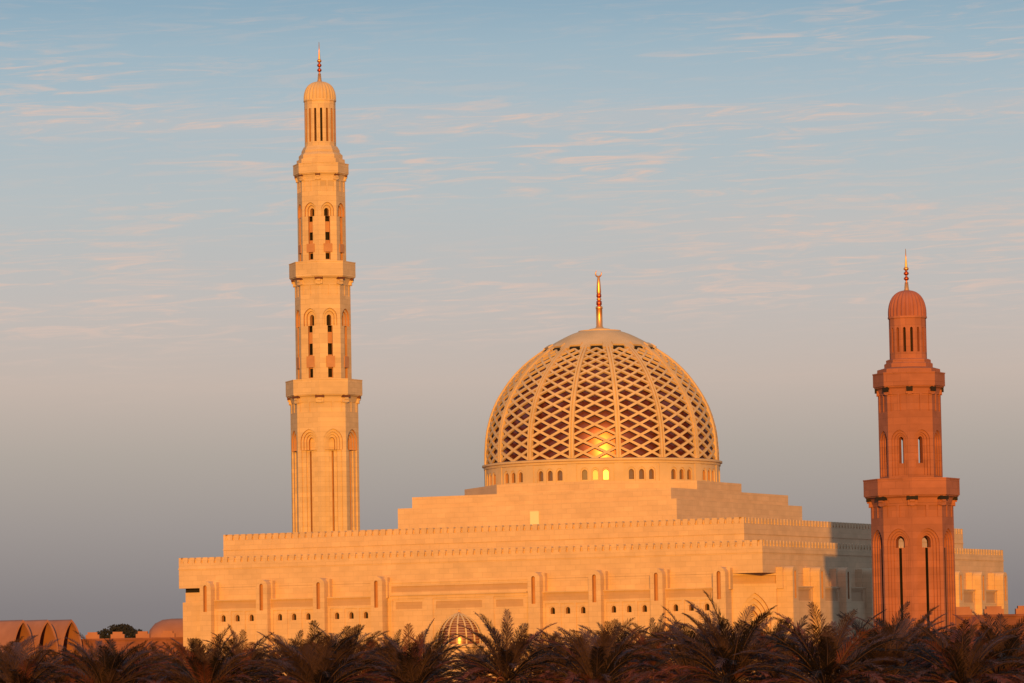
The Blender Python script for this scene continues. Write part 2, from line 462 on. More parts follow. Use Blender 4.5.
# dome: sixteen ribs, criss-cross lattice, dark gilded mosaic shell inside, stone crown
PROF = [(15.0, 28.1), (14.98, 29.3), (14.80, 31.6), (14.48, 33.2), (14.02, 34.7), (13.35, 36.2), (12.45, 37.65), (11.5, 38.95), (10.35, 40.2),
        (9.1, 41.3), (7.7, 42.3), (6.4, 43.15), (4.96, 43.95), (3.6, 44.6), (2.37, 45.0)]
# arc-length parametrisation with Catmull-Rom smoothing
def catmull(P, n=8):
    out = []
    Q = [P[0]] + P + [P[-1]]
    for i in range(1, len(Q)-2):
        p0, p1, p2, p3 = Q[i-1:i+3]
        for k in range(n):
            t = k/n
            out.append(tuple(0.5*((2*b)+(c-a)*t+(2*a-5*b+4*c-d_)*t*t+(-a+3*b-3*c+d_)*t**3) for a, b, c, d_ in zip(p0, p1, p2, p3)))
    out.append(P[-1]); return out
def make_arc(prof):
    P = catmull(prof); s = [0]
    for a, b in zip(P, P[1:]): s.append(s[-1] + math.dist(a, b))
    def f(t):
        t = min(max(t, 0), s[-1]*.99999)
        for i in range(len(s)-1):
            if s[i+1] >= t:
                q = (t-s[i])/(s[i+1]-s[i]); return (P[i][0]+(P[i+1][0]-P[i][0])*q, P[i][1]+(P[i+1][1]-P[i][1])*q)
    f.L = s[-1]; return f
def dome_point(arc, a, t, cx, cy, off=0.0):
    r, z = arc(t); e = 0.05; r1, z1 = arc(t-e); r2, z2 = arc(t+e)
    tr, tz = r2-r1, z2-z1; l = math.hypot(tr, tz) or 1
    nr, nz = tz/l, -tr/l
    r += nr*off; z += nz*off
    return Vector((cx + r*math.cos(a), cy + r*math.sin(a), z))
def strip(mb, arc, path, width, off0, off1, cx, cy, mi=0):
    """box bar following (angle, t) points on the dome between offsets off0 < off1 from the surface"""
    n = len(path); L0 = []; 
    for i, (a, t) in enumerate(path):
        p = dome_point(arc, a, t, cx, cy, off1); q = dome_point(arc, a, t, cx, cy, off0)
        j0, j1 = max(i-1, 0), min(i+1, n-1)
        tg = dome_point(arc, path[j1][0], path[j1][1], cx, cy, off1) - dome_point(arc, path[j0][0], path[j0][1], cx, cy, off1)
        nn = (p-q).normalized(); sd = tg.cross(nn).normalized()*width/2
        L0 += [p-sd, p+sd, q+sd, q-sd]
    fs = []
    for i in range(n-1):
        for k in range(4):
            fs.append((i*4+k, i*4+(k+1) % 4, (i+1)*4+(k+1) % 4, (i+1)*4+k))
    fs += [(3,2,1,0), tuple((n-1)*4+k for k in range(4))]
    mb.add(L0, fs, mi)
arc = make_arc(PROF)
# arc position where the lattice stops
t_top = 0
while arc(t_top)[1] < 42.45: t_top += .02
NR = 24; ht = t_top/NR; HP = 0.50
dome = None
lat = MB()
for k in range(16):
    ac = AX0 + k*SEG
    for fam, off in ((1, 0.0), (-1, 0.006)):
        for cc in range(-30, 32):
            if cc % 2: continue
            # line: s' * fam + t' = cc   ;  s' in [-1/HP, 1/HP]
            path = []
            for i in range(0, 201):
                sp = -1/HP + (2/HP)*i/200
                tp = cc - fam*sp if True else 0
                if 0 <= tp <= NR:
                    path.append((sp, tp))
            if len(path) < 3: continue
            path = path[::12] + ([path[-1]] if (len(path)-1) % 12 else [])
            pp = [(ac + sp*HP*SEG/2, tp*ht) for sp, tp in path]
            wd = 0.20 + 0.10*(arc(sum(t for _, t in pp)/len(pp))[0]/15)
            strip(lat, arc, pp, wd, -0.28+off, -0.02+off, CX, CY)
dome = lat.build('dome_lattice', M['dome'], hall)
for k in range(16):
    rb = MB(); a = AX0 + (k+.5)*SEG
    pth = [(a, t_top*1.03*i/30) for i in range(31)]
    strip(rb, arc, pth, 0.62, -0.30, 0.0, CX, CY)
    for sg in (-1, 1):
        strip(rb, arc, [(a+sg*.19/max(arc(t)[0], 3), t) for _, t in pth], 0.22, -0.1, 0.16, CX, CY)
    rb.build('rib', M['dome'], dome)
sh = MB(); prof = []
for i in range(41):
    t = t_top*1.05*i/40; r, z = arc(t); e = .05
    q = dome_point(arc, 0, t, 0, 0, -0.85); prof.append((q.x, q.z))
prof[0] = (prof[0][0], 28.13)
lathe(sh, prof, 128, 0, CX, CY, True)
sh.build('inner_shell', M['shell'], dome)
cp = MB(); prof = [(arc(t_top+.6)[0]-1.2, arc(t_top+.6)[1]-.05)]
rz = arc(t_top + 0.55)
prof.append((rz[0]+.02, rz[1]+.02))
t = t_top + .75
while t < arc.L: q = dome_point(arc, 0, t, 0, 0, 0.10); prof.append((q.x, q.z)); t += .45
prof += [(2.75, 44.96), (2.72, 45.12), (1.5, 45.2), (1.3, 45.35), (0.55, 45.5)]
lathe(cp, prof, 64, 0, CX, CY, False)
for k in range(16):
    a = AX0 + k*SEG
    strip(cp, arc, [(a, t_top+.42+.25*i) for i in range(4)], 1.5, -0.30, 0.27, CX, CY)
    strip(cp, arc, [(a, t_top+.05+.18*i) for i in range(3)], 1.4, -0.30, 0.03, CX, CY, 1)
    strip(cp, arc, [(a+SEG/2, t_top-.05+.3*i) for i in range(5)], 1.3, -0.30, 0.12, CX, CY)
    fr = frame_cyl(CX, CY, 7.3, a)
cp.build('crown', [M['dome'], M['dark']], dome)

fn = MB()
lathe(fn, [(0.6, 45.3), (0.5, 45.6), (0.42, 45.7), (0.40, 47.9), (0.46, 48.0), (0.46, 48.2), (0.30, 48.35)], 20, 0, CX, CY)
lathe(fn, [(0.16, 48.3), (0.36, 48.5), (0.36, 48.9), (0.16, 49.05)], 20, 1, CX, CY)
lathe(fn, [(0.2, 49.0), (0.34, 49.2), (0.2, 49.4)], 20, 0, CX, CY)
lathe(fn, [(0.16, 49.35), (0.32, 49.5), (0.32, 49.8), (0.2, 49.95)], 20, 1, CX, CY)
lathe(fn, [(0.26, 49.9), (0.30, 50.1), (0.24, 51.2), (0.16, 52.05), (0.05, 52.15)], 20, 0, CX, CY)
cres = []
for i in range(17):
    a = R_(110 + 300*i/16) if False else R_(120 + 270*i/16)
    cres.append((CX + 0.42*math.cos(a), CY, 52.52 + 0.42*math.sin(a)))
tube(fn, cres, [0.02+0.10*math.sin(PI*i/16) for i in range(17)], 6, 0)
fnl = fn.build('finial', [M['gold'], M['goldred']], hall)

# ------------------------------------------------------------------ minarets
def oct_frame(R, k, a0):
    """face k of an octagon of circumradius R; a0 = direction of face 0's normal"""
    a = a0 + k*PI/4; ap = R*math.cos(PI/8)
    N = Vector((math.cos(a), math.sin(a), 0)); U = Vector((-math.sin(a), math.cos(a), 0))
    return frame(N*ap, U, N), R*math.sin(PI/8)      # frame, half face width
def ring8(R, z, a0): return polygon_ring(R, z, 8, a0 + PI/8)

def balcony(parent, st, Rs, Rb, zb, zt, zc, a0, nb=8):
    m = MB()
    # curved corbel, soffit, parapet with thickness and sunk deck
    m.loft([ring8(Rs+.01, zc-.02, a0), ring8(Rs+(Rb-Rs)*.30, zc+(zb-zc)*.75, a0), ring8(Rs+(Rb-Rs)*.62, zb-.02, a0), ring8(Rb-.12, zb-.02, a0), ring8(Rb-.12, zb+.12, a0),
            ring8(Rb, zb+.12, a0), ring8(Rb, zt-.12, a0), ring8(Rb+.05, zt-.12, a0), ring8(Rb+.05, zt, a0), ring8(Rb-.35, zt, a0), ring8(Rb-.35, zb+.6, a0)], 0, False, False, True)
    b = m.build('balcony', st, parent)
    # brackets under each corner and a row of small ones between
    for k in range(8):
        mb = MB(); a = a0 + PI/8 + k*PI/4
        N = Vector((math.cos(a), math.sin(a), 0)); U = Vector((-math.sin(a), math.cos(a), 0))
        fr = frame(N*Rs, U, N)
        w2 = .055*Rb + .06; dz = zb-zc
        red = st is M['red']; dk = (.80 if Rb < 4 else .5) if red else .42; kw = (1.25 if Rb < 4 else 1.75)
        mb.fbox(fr, -w2*kw, w2*kw, zb-dz*dk, zb+.02, -(Rb-Rs)*(.66 if red else .58), .5, 1)  # solid dark box in place of the shaded hollow above the bracket
        mb.fbox(fr, -w2*.8, w2*.8, zb-dz*.75, zb-dz*(dk if not (red and Rb < 4) else .421)-.001, -(Rb-Rs)*.55, .5)
        mb.fbox(fr, -w2*.7, w2*.7, zc-dz*.35, zb-dz*.75, -(Rb-Rs)*.30, .5)
        mb.fbox(fr, -w2*1.5, -w2*.72, zc-dz*.25, zb-dz*.421, -(Rb-Rs)*.22, .5)
        mb.fbox(fr, w2*.72, w2*1.5, zc-dz*.25, zb-dz*.421, -(Rb-Rs)*.22, .5)
        mb.build('bracket', [st, M['dark'] if red else M['deepred']], b)
    return b

def shaft_level(parent, st, R, z0, z1, a0, spec):
    m = MB(); extra = []
    for k in range(8):
        fr, h = oct_frame(R, k, a0)
        wall(m, fr, rect(-h, h, z0, z1), spec(h))
    return m.build('shaft', [st, M['inset'], M['dark']] if st is M['tower'] else [st, M['redplain'], M['dark']], parent)

def minaret(name, loc, rz, st, spec, label):
    root = empty(name, loc, rz); tag(root, label, 'minaret'); a0 = 0.0
    for (R, z0, z1, sp) in spec['levels']:
        sh_ = shaft_level(root, st, R, z0, z1, a0, sp)
        co = MB(); co.loft([ring8(R*.62, z0, a0), ring8(R*.62, z1, a0)], 0, False, False, True)
        if spec.get('core', True): co.build('shaft_core', M['dark'], sh_)
    for (Rs, Rb, zb, zt, zc) in spec['balconies']:
        balcony(root, st, Rs, Rb, zb, zt, zc, a0)
    # stepped neck
    m = MB()
    m.loft([ring8(r, z, a0) for r, z in spec['neck']], 0, False, False, True)
    m.build('stepped_neck', st, root)
    # slotted lantern
    r, z0, z1, s0, s1 = spec['lantern']
    m = MB(); n = 16; ap = r*math.cos(PI/n); h = r*math.sin(PI/n)
    for k in range(n):
        a = k*2*PI/n + PI/n
        N = Vector((math.cos(a), math.sin(a), 0)); U = Vector((-math.sin(a), math.cos(a), 0))
        fr = frame(N*ap, U, N)
        wall(m, fr, rect(-h, h, z0, z1), [dict(o=arch(0, h*.75, s0, s1, .2, 4), d=.55, mi=2, rm=1)])
    m.loft([polygon_ring(r+.10, z, 16) for z in (z1-.02, z1+.18)], 0, False, True, True)
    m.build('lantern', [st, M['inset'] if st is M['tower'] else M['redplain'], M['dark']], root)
    # ribbed cap
    m = MB(); zc, zt = spec['cap']; H = zt-zc; prof = []
    for i in range(15):
        q = i/14; ang = q*PI/2
        rr = r*(.99*math.cos(ang)**0.80 + .05*math.sin(2*ang)) if q < 1 else .12
        prof.append((max(rr, .2), zc + H*math.sin(ang)**0.97))
    lathe(m, prof, 192, 0, 0, 0, True, 24, 0.10)
    m.build('ribbed_cap', st if st is M['dome'] else (M['dome'] if st is M['tower'] else M['redplain']), root)
    m = MB(); z = zt-.15; zz = spec['tip']; L = zz-z; g = spec['fr']
    lathe(m, [(g*1.6, z), (g*1.05, z+L*.06), (g*.75, z+L*.22)], 14)
    lathe(m, [(g*.45, z+L*.1), (g*.40, z+L*.6)], 10)
    for q in (.31, .43, .54):
        lathe(m, [(g*.5, z+L*(q-.05)), (g*1.15, z+L*(q-.02)), (g*1.15, z+L*(q+.01)), (g*.5, z+L*(q+.045))], 14, 1 if q != .54 else 0)
    lathe(m, [(g*.6, z+L*.57), (g*.5, z+L*.66), (g*.28, z+L*.8), (.03, z+L)], 14)
    m.build('finial', [M['gold'], M['goldred']], root)
    return root

# --- main minaret (pale stone)
def main_low(h):
    out = []
    W = 2.75; z_end = 33.2
    slit = dict(o=rect(-.14, .14, 14.1, 33.05), d=.5, mi=1, rm=1)
    out.append(dict(o=arch(0, W, z_end, 36.15, .25), d=.24, rm=1, h=[dict(o=arch(0, W-.7, z_end+.02, 35.75, .25), d=.24, rm=1, h=[
        dict(o=arch(0, W-1.35, z_end+.03, 35.4, .25), d=.24, rm=1, h=[dict(o=arch(0, .9, z_end+.04, 35.0, .25), d=.4, rm=1)])])]))
    out.append(dict(o=rect(-1.25, 1.25, 14, z_end-.01), d=.20, h=[dict(o=rect(-.6, .6, 14.05, z_end-.02), d=.22, h=[slit])]))
    out.append(dict(o=rect(-h*.72, -.12, 38.6, 40.0), d=.10)); out.append(dict(o=rect(.12, h*.72, 38.6, 40.0), d=.10))
    return out
def main_mid(za, z_end, w1t, w1b, w2t, w2b, pt, pb, bot, fr0, fr1, W):
    def f(h):
        inner = [None,
                 dict(o=rect(-.33, .33, w2b, w2t), d=.7, mi=2, rm=2),
                 dict(o=rect(-.30, .30, bot+.1, pb-.15), d=.7, mi=2, rm=2)]
        chan = dict(o=rect(-.36, .36, bot, w1b-.02), d=.34, mi=1, rm=1, h=inner[1:])
        out = [dict(o=arch(0, W, z_end, za, .25), d=.28, rm=1, h=[dict(o=arch(0, W-.65, z_end+.01, za-.38, .25), d=.26, rm=1, h=[
                 dict(o=arch(0, .68, max(w1b, z_end+.02), w1t, .1, 5), d=.7, mi=2, rm=1)])])]
        if w1b < z_end:
            chan = dict(o=rect(-.36, .36, bot, z_end-.01), d=.34, mi=1, rm=1, h=[dict(o=rect(-.33, .33, w1b, z_end-.02), d=.7, mi=2, rm=2)] + inner[1:])
        out.append(chan)
        out.append(dict(o=rect(-h*.75, -.1, fr0, fr1), d=.08)); out.append(dict(o=rect(.1, h*.75, fr0, fr1), d=.08))
        return out
    return f
main_spec = dict(
    levels=[(4.85, 0, 40.2, main_low),
            (3.98, 41.4, 57.0, main_mid(53.3, 50.8, 52.4, 49.9, 48.3, 46.7, 46.5, 44.9, 43.4, 55.1, 56.6, 2.1)),
            (3.45, 58.2, 71.9, main_mid(68.4, 66.4, 67.6, 65.65, 64.15, 63.0, 62.5, 61.3, 60.2, 70.0, 71.5, 1.85))],
    balconies=[(4.85, 5.48, 40.9, 43.2, 40.1), (3.98, 4.75, 57.7, 59.95, 56.9), (3.45, 3.98, 72.45, 74.05, 71.8)],
    neck=[(3.5, 73.0), (3.45, 74.7), (3.15, 74.7), (3.15, 75.3), (2.75, 75.7), (2.75, 76.0), (2.4, 76.6), (2.2, 76.6)],
    lantern=(2.25, 76.3, 83.1, 77.2, 82.0), cap=(83.1, 86.0), tip=91.7, fr=.28)
mm = minaret('minaret', (-26.8, 601, 0), R_(-90) - TH, M['tower'], main_spec,
             'tall pale sandstone minaret with three balconies rising behind the left of the prayer hall')
# bracket-like stone boxes that stand out under the lower windows of the two upper levels
for (R, zt_, zb_) in ((3.98, 46.5, 44.9), (3.45, 62.5, 61.3)):
    for k in range(8):
        m = MB(); fr, h = oct_frame(R, k, 0.0)
        m.fbox(fr, -.62, .62, zb_, zt_, -.12, .3)
        m.build('window_balcony', M['inset'], mm)

# --- near minaret (red stone)
def near_low(h):
    W = 2.55; 
    core = dict(o=arch(0, .98, 14.1, 15.35, .25), d=.75, rm=1, back=False)
    slit = dict(o=rect(-.15, .15, .6, 14.05), d=.7, mi=2, rm=2)
    inner = dict(o=arch(0, 1.4, .55, 15.55, .25), d=.14, h=[core, slit])
    return [dict(o=arch(0, W, .4, 16.1, .25), d=.16, h=[dict(o=arch(0, W-.55, .5, 15.82, .25), d=.16, h=[inner])]),
            dict(o=rect(-h*.72, -.15, 17.3, 18.5), d=.10), dict(o=rect(.15, h*.72, 17.3, 18.5), d=.10)]
def near_up(h):
    W = 1.8
    op = dict(o=arch(0, .50, 22.95, 25.75, .25), d=.7, rm=1, back=False)
    return [dict(o=arch(0, W, 21.6, 26.45, .25), d=.15, h=[dict(o=arch(0, W-.5, 21.65, 26.15, .25), d=.15, h=[dict(o=arch(0, .75, 21.7, 25.95, .25), d=.12, h=[op])])]),
            dict(o=rect(-h*.72, -.12, 28.4, 30.2), d=.10), dict(o=rect(.12, h*.72, 28.4, 30.2), d=.10)]
near_spec = dict(core=False,
    levels=[(4.33, 0, 19.0, near_low), (3.3, 19.7, 30.6, near_up)],
    balconies=[(4.33, 5.03, 19.45, 21.35, 18.7), (3.3, 3.78, 30.95, 32.5, 30.35)],
    neck=[(3.4, 31.4), (3.3, 32.9), (2.55, 33.1), (2.55, 33.5), (2.35, 33.6), (2.35, 33.9), (2.1, 34.0)],
    lantern=(1.96, 33.8, 38.3, 34.7, 37.3), cap=(38.4, 41.3), tip=45.7, fr=.24)
nm = minaret('minaret', (41.72, 446, 0), R_(-90) - TH, M['red'], near_spec,
             'short red sandstone minaret with two balconies standing at the right in front of the hall')

# ------------------------------------------------------------------ small lattice dome in front of the hall
sd = empty('garden_pavilion', (-6.75, 497, -.25), -TH)
tag(sd, 'small ribbed lattice dome with a sun glint, half hidden by palms below the central bay', 'pavilion')
m = MB(); 
lathe(m, [(2.9, 0), (2.9, 4.9), (3.1, 5.0), (3.1, 5.35), (2.8, 5.4)], 32, 0, 0, 0, False)
m.build('base', M['sand'], sd)
sprof = [(2.72, 5.4), (2.70, 6.2), (2.5, 7.0), (2.15, 7.65), (1.7, 8.15), (1.15, 8.55), (.55, 8.85), (.2, 8.95)]
arc2 = make_arc(sprof)
rm_ = MB()
for k in range(16):
    a = 2*PI*k/16
    strip(rm_, arc2, [(a, arc2.L*.95*i/12) for i in range(13)], 0.17, -.05, .06, 0, 0)
for j in range(1, 13):
    t = arc2.L*.9*j/13
    strip(rm_, arc2, [(2*PI*i/48, t) for i in range(49)], 0.045, -.04, .02, 0, 0)
ribs2 = rm_.build('ribs', M['dome'], sd)
m = MB(); q2 = [(r-.12 if r > .3 else r*.5, z-.05) for r, z in catmull(sprof, 3)]
lathe(m, q2, 48, 0); m.build('inner_shell', M['shellpale'], sd)
m = MB(); lathe(m, [(.3, 8.85), (.3, 9.0), (.1, 9.1), (.1, 9.25), (.14, 9.33), (.03, 9.5)], 12); m.build('finial', M['gold'], sd)

# ------------------------------------------------------------------ red arcade buildings either side
def vault_profile(w_, h, n=10, point=.62):
    hw_ = w_/2; c = point*hw_; r = hw_ + c; rise = math.sqrt(r*r-c*c); k = h/rise
    am = math.acos(c/r); pts = []
    for i in range(n+1):
        a = am*i/n; pts.append((-c + r*math.cos(a), k*r*math.sin(a)))
    for i in range(n-1, -1, -1):
        a = am*i/n; pts.append((c - r*math.cos(a), k*r*math.sin(a)))
    return pts                                   # from (+hw,0) over the apex to (-hw,0)
def vault(root, y0, wv, z0, h, x_end, length, name='vault'):
    """pointed barrel vault, axis along local x, its open mouth at x_end facing +x"""
    m = MB(); P = [(y0+a, z0+b) for a, b in vault_profile(wv, h)]
    Pi = [(y0+a, z0+b) for a, b in vault_profile(wv-.55, h-.35)]
    n = len(P)
    out0 = [(x_end, y, z) for y, z in P]; out1 = [(x_end-length, y, z) for y, z in P]
    in0 = [(x_end, y, z) for y, z in Pi]; in1 = [(x_end-5.0, y, z) for y, z in Pi]
    m.add(out0+out1, [(i, i+1, n+i+1, n+i) for i in range(n-1)], 0, True)
    m.add(out0+in0, [(i, i+1, n+i+1, n+i) for i in range(n-1)])
    m.add(in0+in1, [(i, i+1, n+i+1, n+i) for i in range(n-1)], 0, True)
    m.add(in1, [tuple(range(n))]); m.add(out1, [tuple(range(n))])
    # legs down to the wall
    for s in (-1, 1):
        m.box(x_end-5, x_end, y0+s*wv/2-.45*(s > 0), y0+s*wv/2+.45*(s < 0), 0, z0)
    return m.build(name, M['arcade'], root)
ar = empty('vaulted_arcade', (-60.4, 520, 0), R_(-46))
tag(ar, 'red sandstone arcade with three open pointed vaults at the left edge', 'arcade')
for i in range(3):
    vault(ar, 0.0 + i*3.75, 3.5, 4.4, 4.75, 0, 26)
m = MB(); m.box(-26, -5.2, -1.0, 17, 0, 5.2); m.build('wall', M['arcadewall'], ar)

def merlon_wall(root, L, z0, z1, t, n, name='wall', mer=.55, duty=.55):
    m = MB(); m.box(0, L, 0, t, 0, z0)
    m.box(0, L, -.18, t+.18, z0, z0+.25)
    ob = m.build(name, M['arcadewall'], root)
    pitch = L/n
    for k in range(n):
        p = MB(); a = k*pitch + pitch*(1-duty)/2
        p.box(a, a+pitch*duty, 0, t, z0+.252, z1-.3); p.box(a+.25, a+pitch*duty-.25, .001, t-.001, z1-.3, z1)
        p.build('merlon', M['arcade'], root)
    return ob
lw = empty('garden_wall', (-54.3, 528, 0), 0)
tag(lw, 'low red sandstone wall with broad merlons between the vaults and the hall', 'wall')
merlon_wall(lw, 15.6, 6.5, 7.55, 1.0, 5)
bv = empty('vaulted_roof_building', (-41.3, 545, 0), 0)
tag(bv, 'red barrel-roofed building tucked behind the left end of the hall', 'building')
m = MB()
pr = [(q[0], q[1]) for q in vault_profile(7.0, 2.4, 8, 0.1)]
rings = []
for x, k in ((-6.2, .02), (-6.0, .45), (-5.4, .75), (-4.4, .95), (-3.2, 1), (12, 1)):
    rings.append([(x, 3.5+a*(.6+.4*k), 6.9+b*k) for a, b in pr])
n = len(pr); vsx = [p for r in rings for p in r]
m.add(vsx, [(r*n+i, r*n+i+1, (r+1)*n+i+1, (r+1)*n+i) for r in range(len(rings)-1) for i in range(n-1)], 0, True)
m.build('roof', M['arcade'], bv)
m = MB(); m.box(-6.3, 12, 0, 7, 0, 6.9); m.build('wall', M['arcadewall'], bv)

rw = empty('boundary_wall', (47.5, 470, 0), 0)
tag(rw, 'low red sandstone wall with broad merlons to the right of the red minaret', 'wall')
merlon_wall(rw, 14, 7.0, 8.15, 1.0, 4, duty=.62)
rw2 = empty('boundary_wall', (47.0, 464, 0), 0)
tag(rw2, 'lower plain red wall in front of the merlon wall, right of the red minaret', 'wall')
m = MB(); m.box(0, 16, 0, 1.0, 0, 6.0); m.box(-.001, 16.001, -.15, 1.15, 6.001, 6.3); m.build('wall', M['arcadewall'], rw2)
rd = empty('domed_kiosk', (63.8, 505, 0), 0)
tag(rd, 'low red domed roof with a ball finial at the right edge', 'building')
m = MB(); lathe(m, [(3.4, 7.2), (3.3, 7.9), (2.9, 8.6), (2.2, 9.2), (1.3, 9.55), (.4, 9.7)], 32); m.build('roof', M['arcade'], rd)
m = MB(); lathe(m, [(3.6, 0), (3.6, 7.2), (3.3, 7.25)], 8, 0, 0, 0, False); m.build('wall', M['arcadewall'], rd)
m = MB(); lathe(m, [(.08, 9.6), (.08, 9.8), (.2, 9.9), (.24, 10.05), (.16, 10.2), (.02, 10.35)], 10); m.build('finial', M['dark'], rd)

# ------------------------------------------------------------------ dark tree far behind the left wall
tr = empty('broadleaf_tree', (-73.0, 780, 0)); tr.scale = (1.08, 1, .95); tag(tr, 'dark rounded broadleaf tree behind the merlon wall at left', 'tree')
random.seed(5)
m = MB(); tube(m, [(0,0,0),(.2,0,4),(0,.1,8)], [.5,.4,.25], 8)
for k in range(6):
    a = k*PI/3; tube(m, [(0,0,5.5),(1.5*math.cos(a),1.5*math.sin(a),7.5),(3.4*math.cos(a),3*math.sin(a),9.0)], [.22,.14,.05], 6)
m.build('trunk', M['trunk'], tr)
m = MB()
for i in range(5200):
    lob = random.choice([(0,0,9.8,3.2,1.9),(-2.4,.4,9.3,2.5,1.3),(2.3,-.2,9.4,2.5,1.4),(-3.6,0,8.9,1.4,.8),(3.6,.2,8.9,1.5,.8),(.5,1,10.7,1.8,1.0)])
    while True:
        q = Vector((random.uniform(-1,1), random.uniform(-1,1), random.uniform(-1,1)))
        if .45 < q.length < 1: break
    c = Vector((lob[0]+q.x*lob[3], lob[1]+q.y*lob[3], lob[2]+q.z*lob[4]))
    u = Vector((random.gauss(0,1), random.gauss(0,1), random.gauss(0,1))).normalized(); v = u.orthogonal().normalized()
    s = random.uniform(.10, .22)
    m.add([c-u*s-v*s*.6, c+u*s-v*s*.6, c+u*s+v*s*.6, c-u*s+v*s*.6], [(0,1,2,3)])
m.build('crown', M['tree'], tr)

# ------------------------------------------------------------------ date palms
def frond_points(az, e0, L, droop, n=9, twist=0):
    p = Vector((0,0,0)); pts = [p.copy()]; e = e0; a = az
    for i in range(n):
        q = (i+.5)/n
        e = e0 - droop*(q**1.7); a = az + twist*q
        p = p + Vector((math.cos(e)*math.cos(a), math.cos(e)*math.sin(a), math.sin(e)))*(L/n)
        pts.append(p.copy())
    return pts
def add_frond(mb, rng, base, az, e0, L, droop, leafmi=0, rmi=1, dens=56, llen=.78, lw=.044):
    pts = [base + p for p in frond_points(az, e0, L, droop, 9, rng.uniform(-.25,.25))]
    n = len(pts)-1
    # rachis: flat tapering 3-sided stem
    tube(mb, pts, [.034*(1-.85*i/n)+.005 for i in range(n+1)], 3, rmi)
    for i in range(dens):
        q = .16 + .84*(i+.3)/dens
        f = q*n; k = min(int(f), n-1); fr_ = f-k
        p = pts[k].lerp(pts[k+1], fr_); t = (pts[k+1]-pts[k]).normalized()
        sd_ = t.cross(Vector((0,0,1)))
        if sd_.length < .05: sd_ = Vector((-math.sin(az), math.cos(az), 0))
        sd_.normalize(); up = sd_.cross(t).normalized()
        ll = llen*(math.sin(PI*min(1, .12+q*.86))**.6)*rng.uniform(.8, 1.1)
        fw = 1.25 + .8*q
        for s in (-1, 1):
            dr = (sd_*s + t*fw*rng.uniform(.8,1.2) + up*rng.uniform(.12,.5)).normalized()
            mid = p + dr*ll*.55; tip = p + dr*ll + Vector((0,0,-ll*rng.uniform(.05,.28)))
            wv = t*lw*.5
            mb.add([p-wv*.6, p+wv*.6, mid+wv, mid-wv, tip], [(0,1,2,3), (3,2,4)], leafmi)
def make_palm_meshes(seed, dense):
    rng = random.Random(seed)
    crown = MB(); dry = MB(); stalk = MB()
    nf = 80 if dense else 70
    for i in range(nf):
        q = i/(nf-1); az = i*2.39996 + rng.uniform(-.25,.25)
        e0 = R_(80 - 96*q**.95 + rng.uniform(-8,8))
        L = (2.9 + .5*math.sin(PI*min(1, .25+q*.7)))*rng.uniform(.86,1.1)
        droop = R_(rng.uniform(28,56) + 42*q)
        base = Vector((.16*math.cos(az), .16*math.sin(az), .28 - .42*q))
        k = rng.random()
        mi_ = 3 if (q > .5 and k < .45) or k > .9 else (2 if k < .50 else 0)  # dark fronds scattered at random to suggest shaded gaps in the crown
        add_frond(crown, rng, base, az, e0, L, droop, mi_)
    for i in range(13):
        az = rng.uniform(0, 2*PI)
        add_frond(dry, rng, Vector((.18*math.cos(az), .18*math.sin(az), -.2)), az, R_(rng.uniform(-45,-5)), rng.uniform(2.0,2.7), R_(rng.uniform(40,70)), 0, 0, 22, .42)
    for i in range(5):
        az = rng.uniform(0, 2*PI); e = R_(rng.uniform(20,50))
        pts = [Vector((0,0,-.05))+p for p in frond_points(az, e, rng.uniform(1.3,1.9), R_(110), 8)]
        tube(stalk, pts, [.05]*6+[.04,.035,.03], 5)
        tipp = pts[-1]
        for j in range(14):
            o = Vector((rng.uniform(-.16,.16), rng.uniform(-.16,.16), 0))
            tube(stalk, [tipp, tipp+o*.8+Vector((0,0,-.2)), tipp+o+Vector((0,0,-.5))], [.012,.012,.01], 3)
    tk = MB(); 
    prof = []; z = -3.6
    while z < .15:
        prof += [(.24 if z > -3.2 else .32, z), (.30 if z > -3.2 else .38, z+.12)]; z += .16
    lathe(tk, prof, 10, 0, 0, 0, False)
    for i in range(26):     # cut frond stubs around the head of the trunk
        az = i*2.4; zz = -1.1 + 1.1*i/26
        b = Vector((.24*math.cos(az), .24*math.sin(az), zz)); dv = Vector((math.cos(az), math.sin(az), 1.3)).normalized()
        tube(tk, [b, b+dv*.2, b+dv*.34], [.07,.055,.04], 4)
    mk = lambda b, nme, mts: b.build(nme, mts)
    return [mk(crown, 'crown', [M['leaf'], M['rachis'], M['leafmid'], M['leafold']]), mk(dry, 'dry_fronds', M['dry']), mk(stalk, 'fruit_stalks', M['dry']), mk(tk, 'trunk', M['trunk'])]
protos = [make_palm_meshes(11*(i+1), i % 2 == 0) for i in range(5)]

prng = random.Random(9)
crown_h = [sorted(v.co.z for v in p[0].data.vertices)[-40] for p in protos]
def place_palm(i, X, Y, zc, sc, rz, label, with_stalks):
    root = empty('date_palm', (X, Y, 0), rz); tx, ty = prng.uniform(-.13, .13), prng.uniform(-.13, .13)
    tag(root, label, 'palm tree', 'date palms in front of the mosque')
    var = protos[i % 5]; wx, wz = prng.uniform(.93, 1.1), prng.uniform(.9, 1.08)
    for o in var:
        if o.name.startswith('fruit_stalks') and not with_stalks: continue
        c = o.copy(); COL.objects.link(c); c.name = o.name.split('.')[0]
        c.parent = root; c.location = (0, 0, zc)
        s = sc
        if not o.name.startswith('trunk'): c.rotation_euler = (tx, ty, 0)
        c.scale = (s*wx, s*wx, s*wz) if not o.name.startswith('trunk') else (s, s, zc/3.6)
    return root

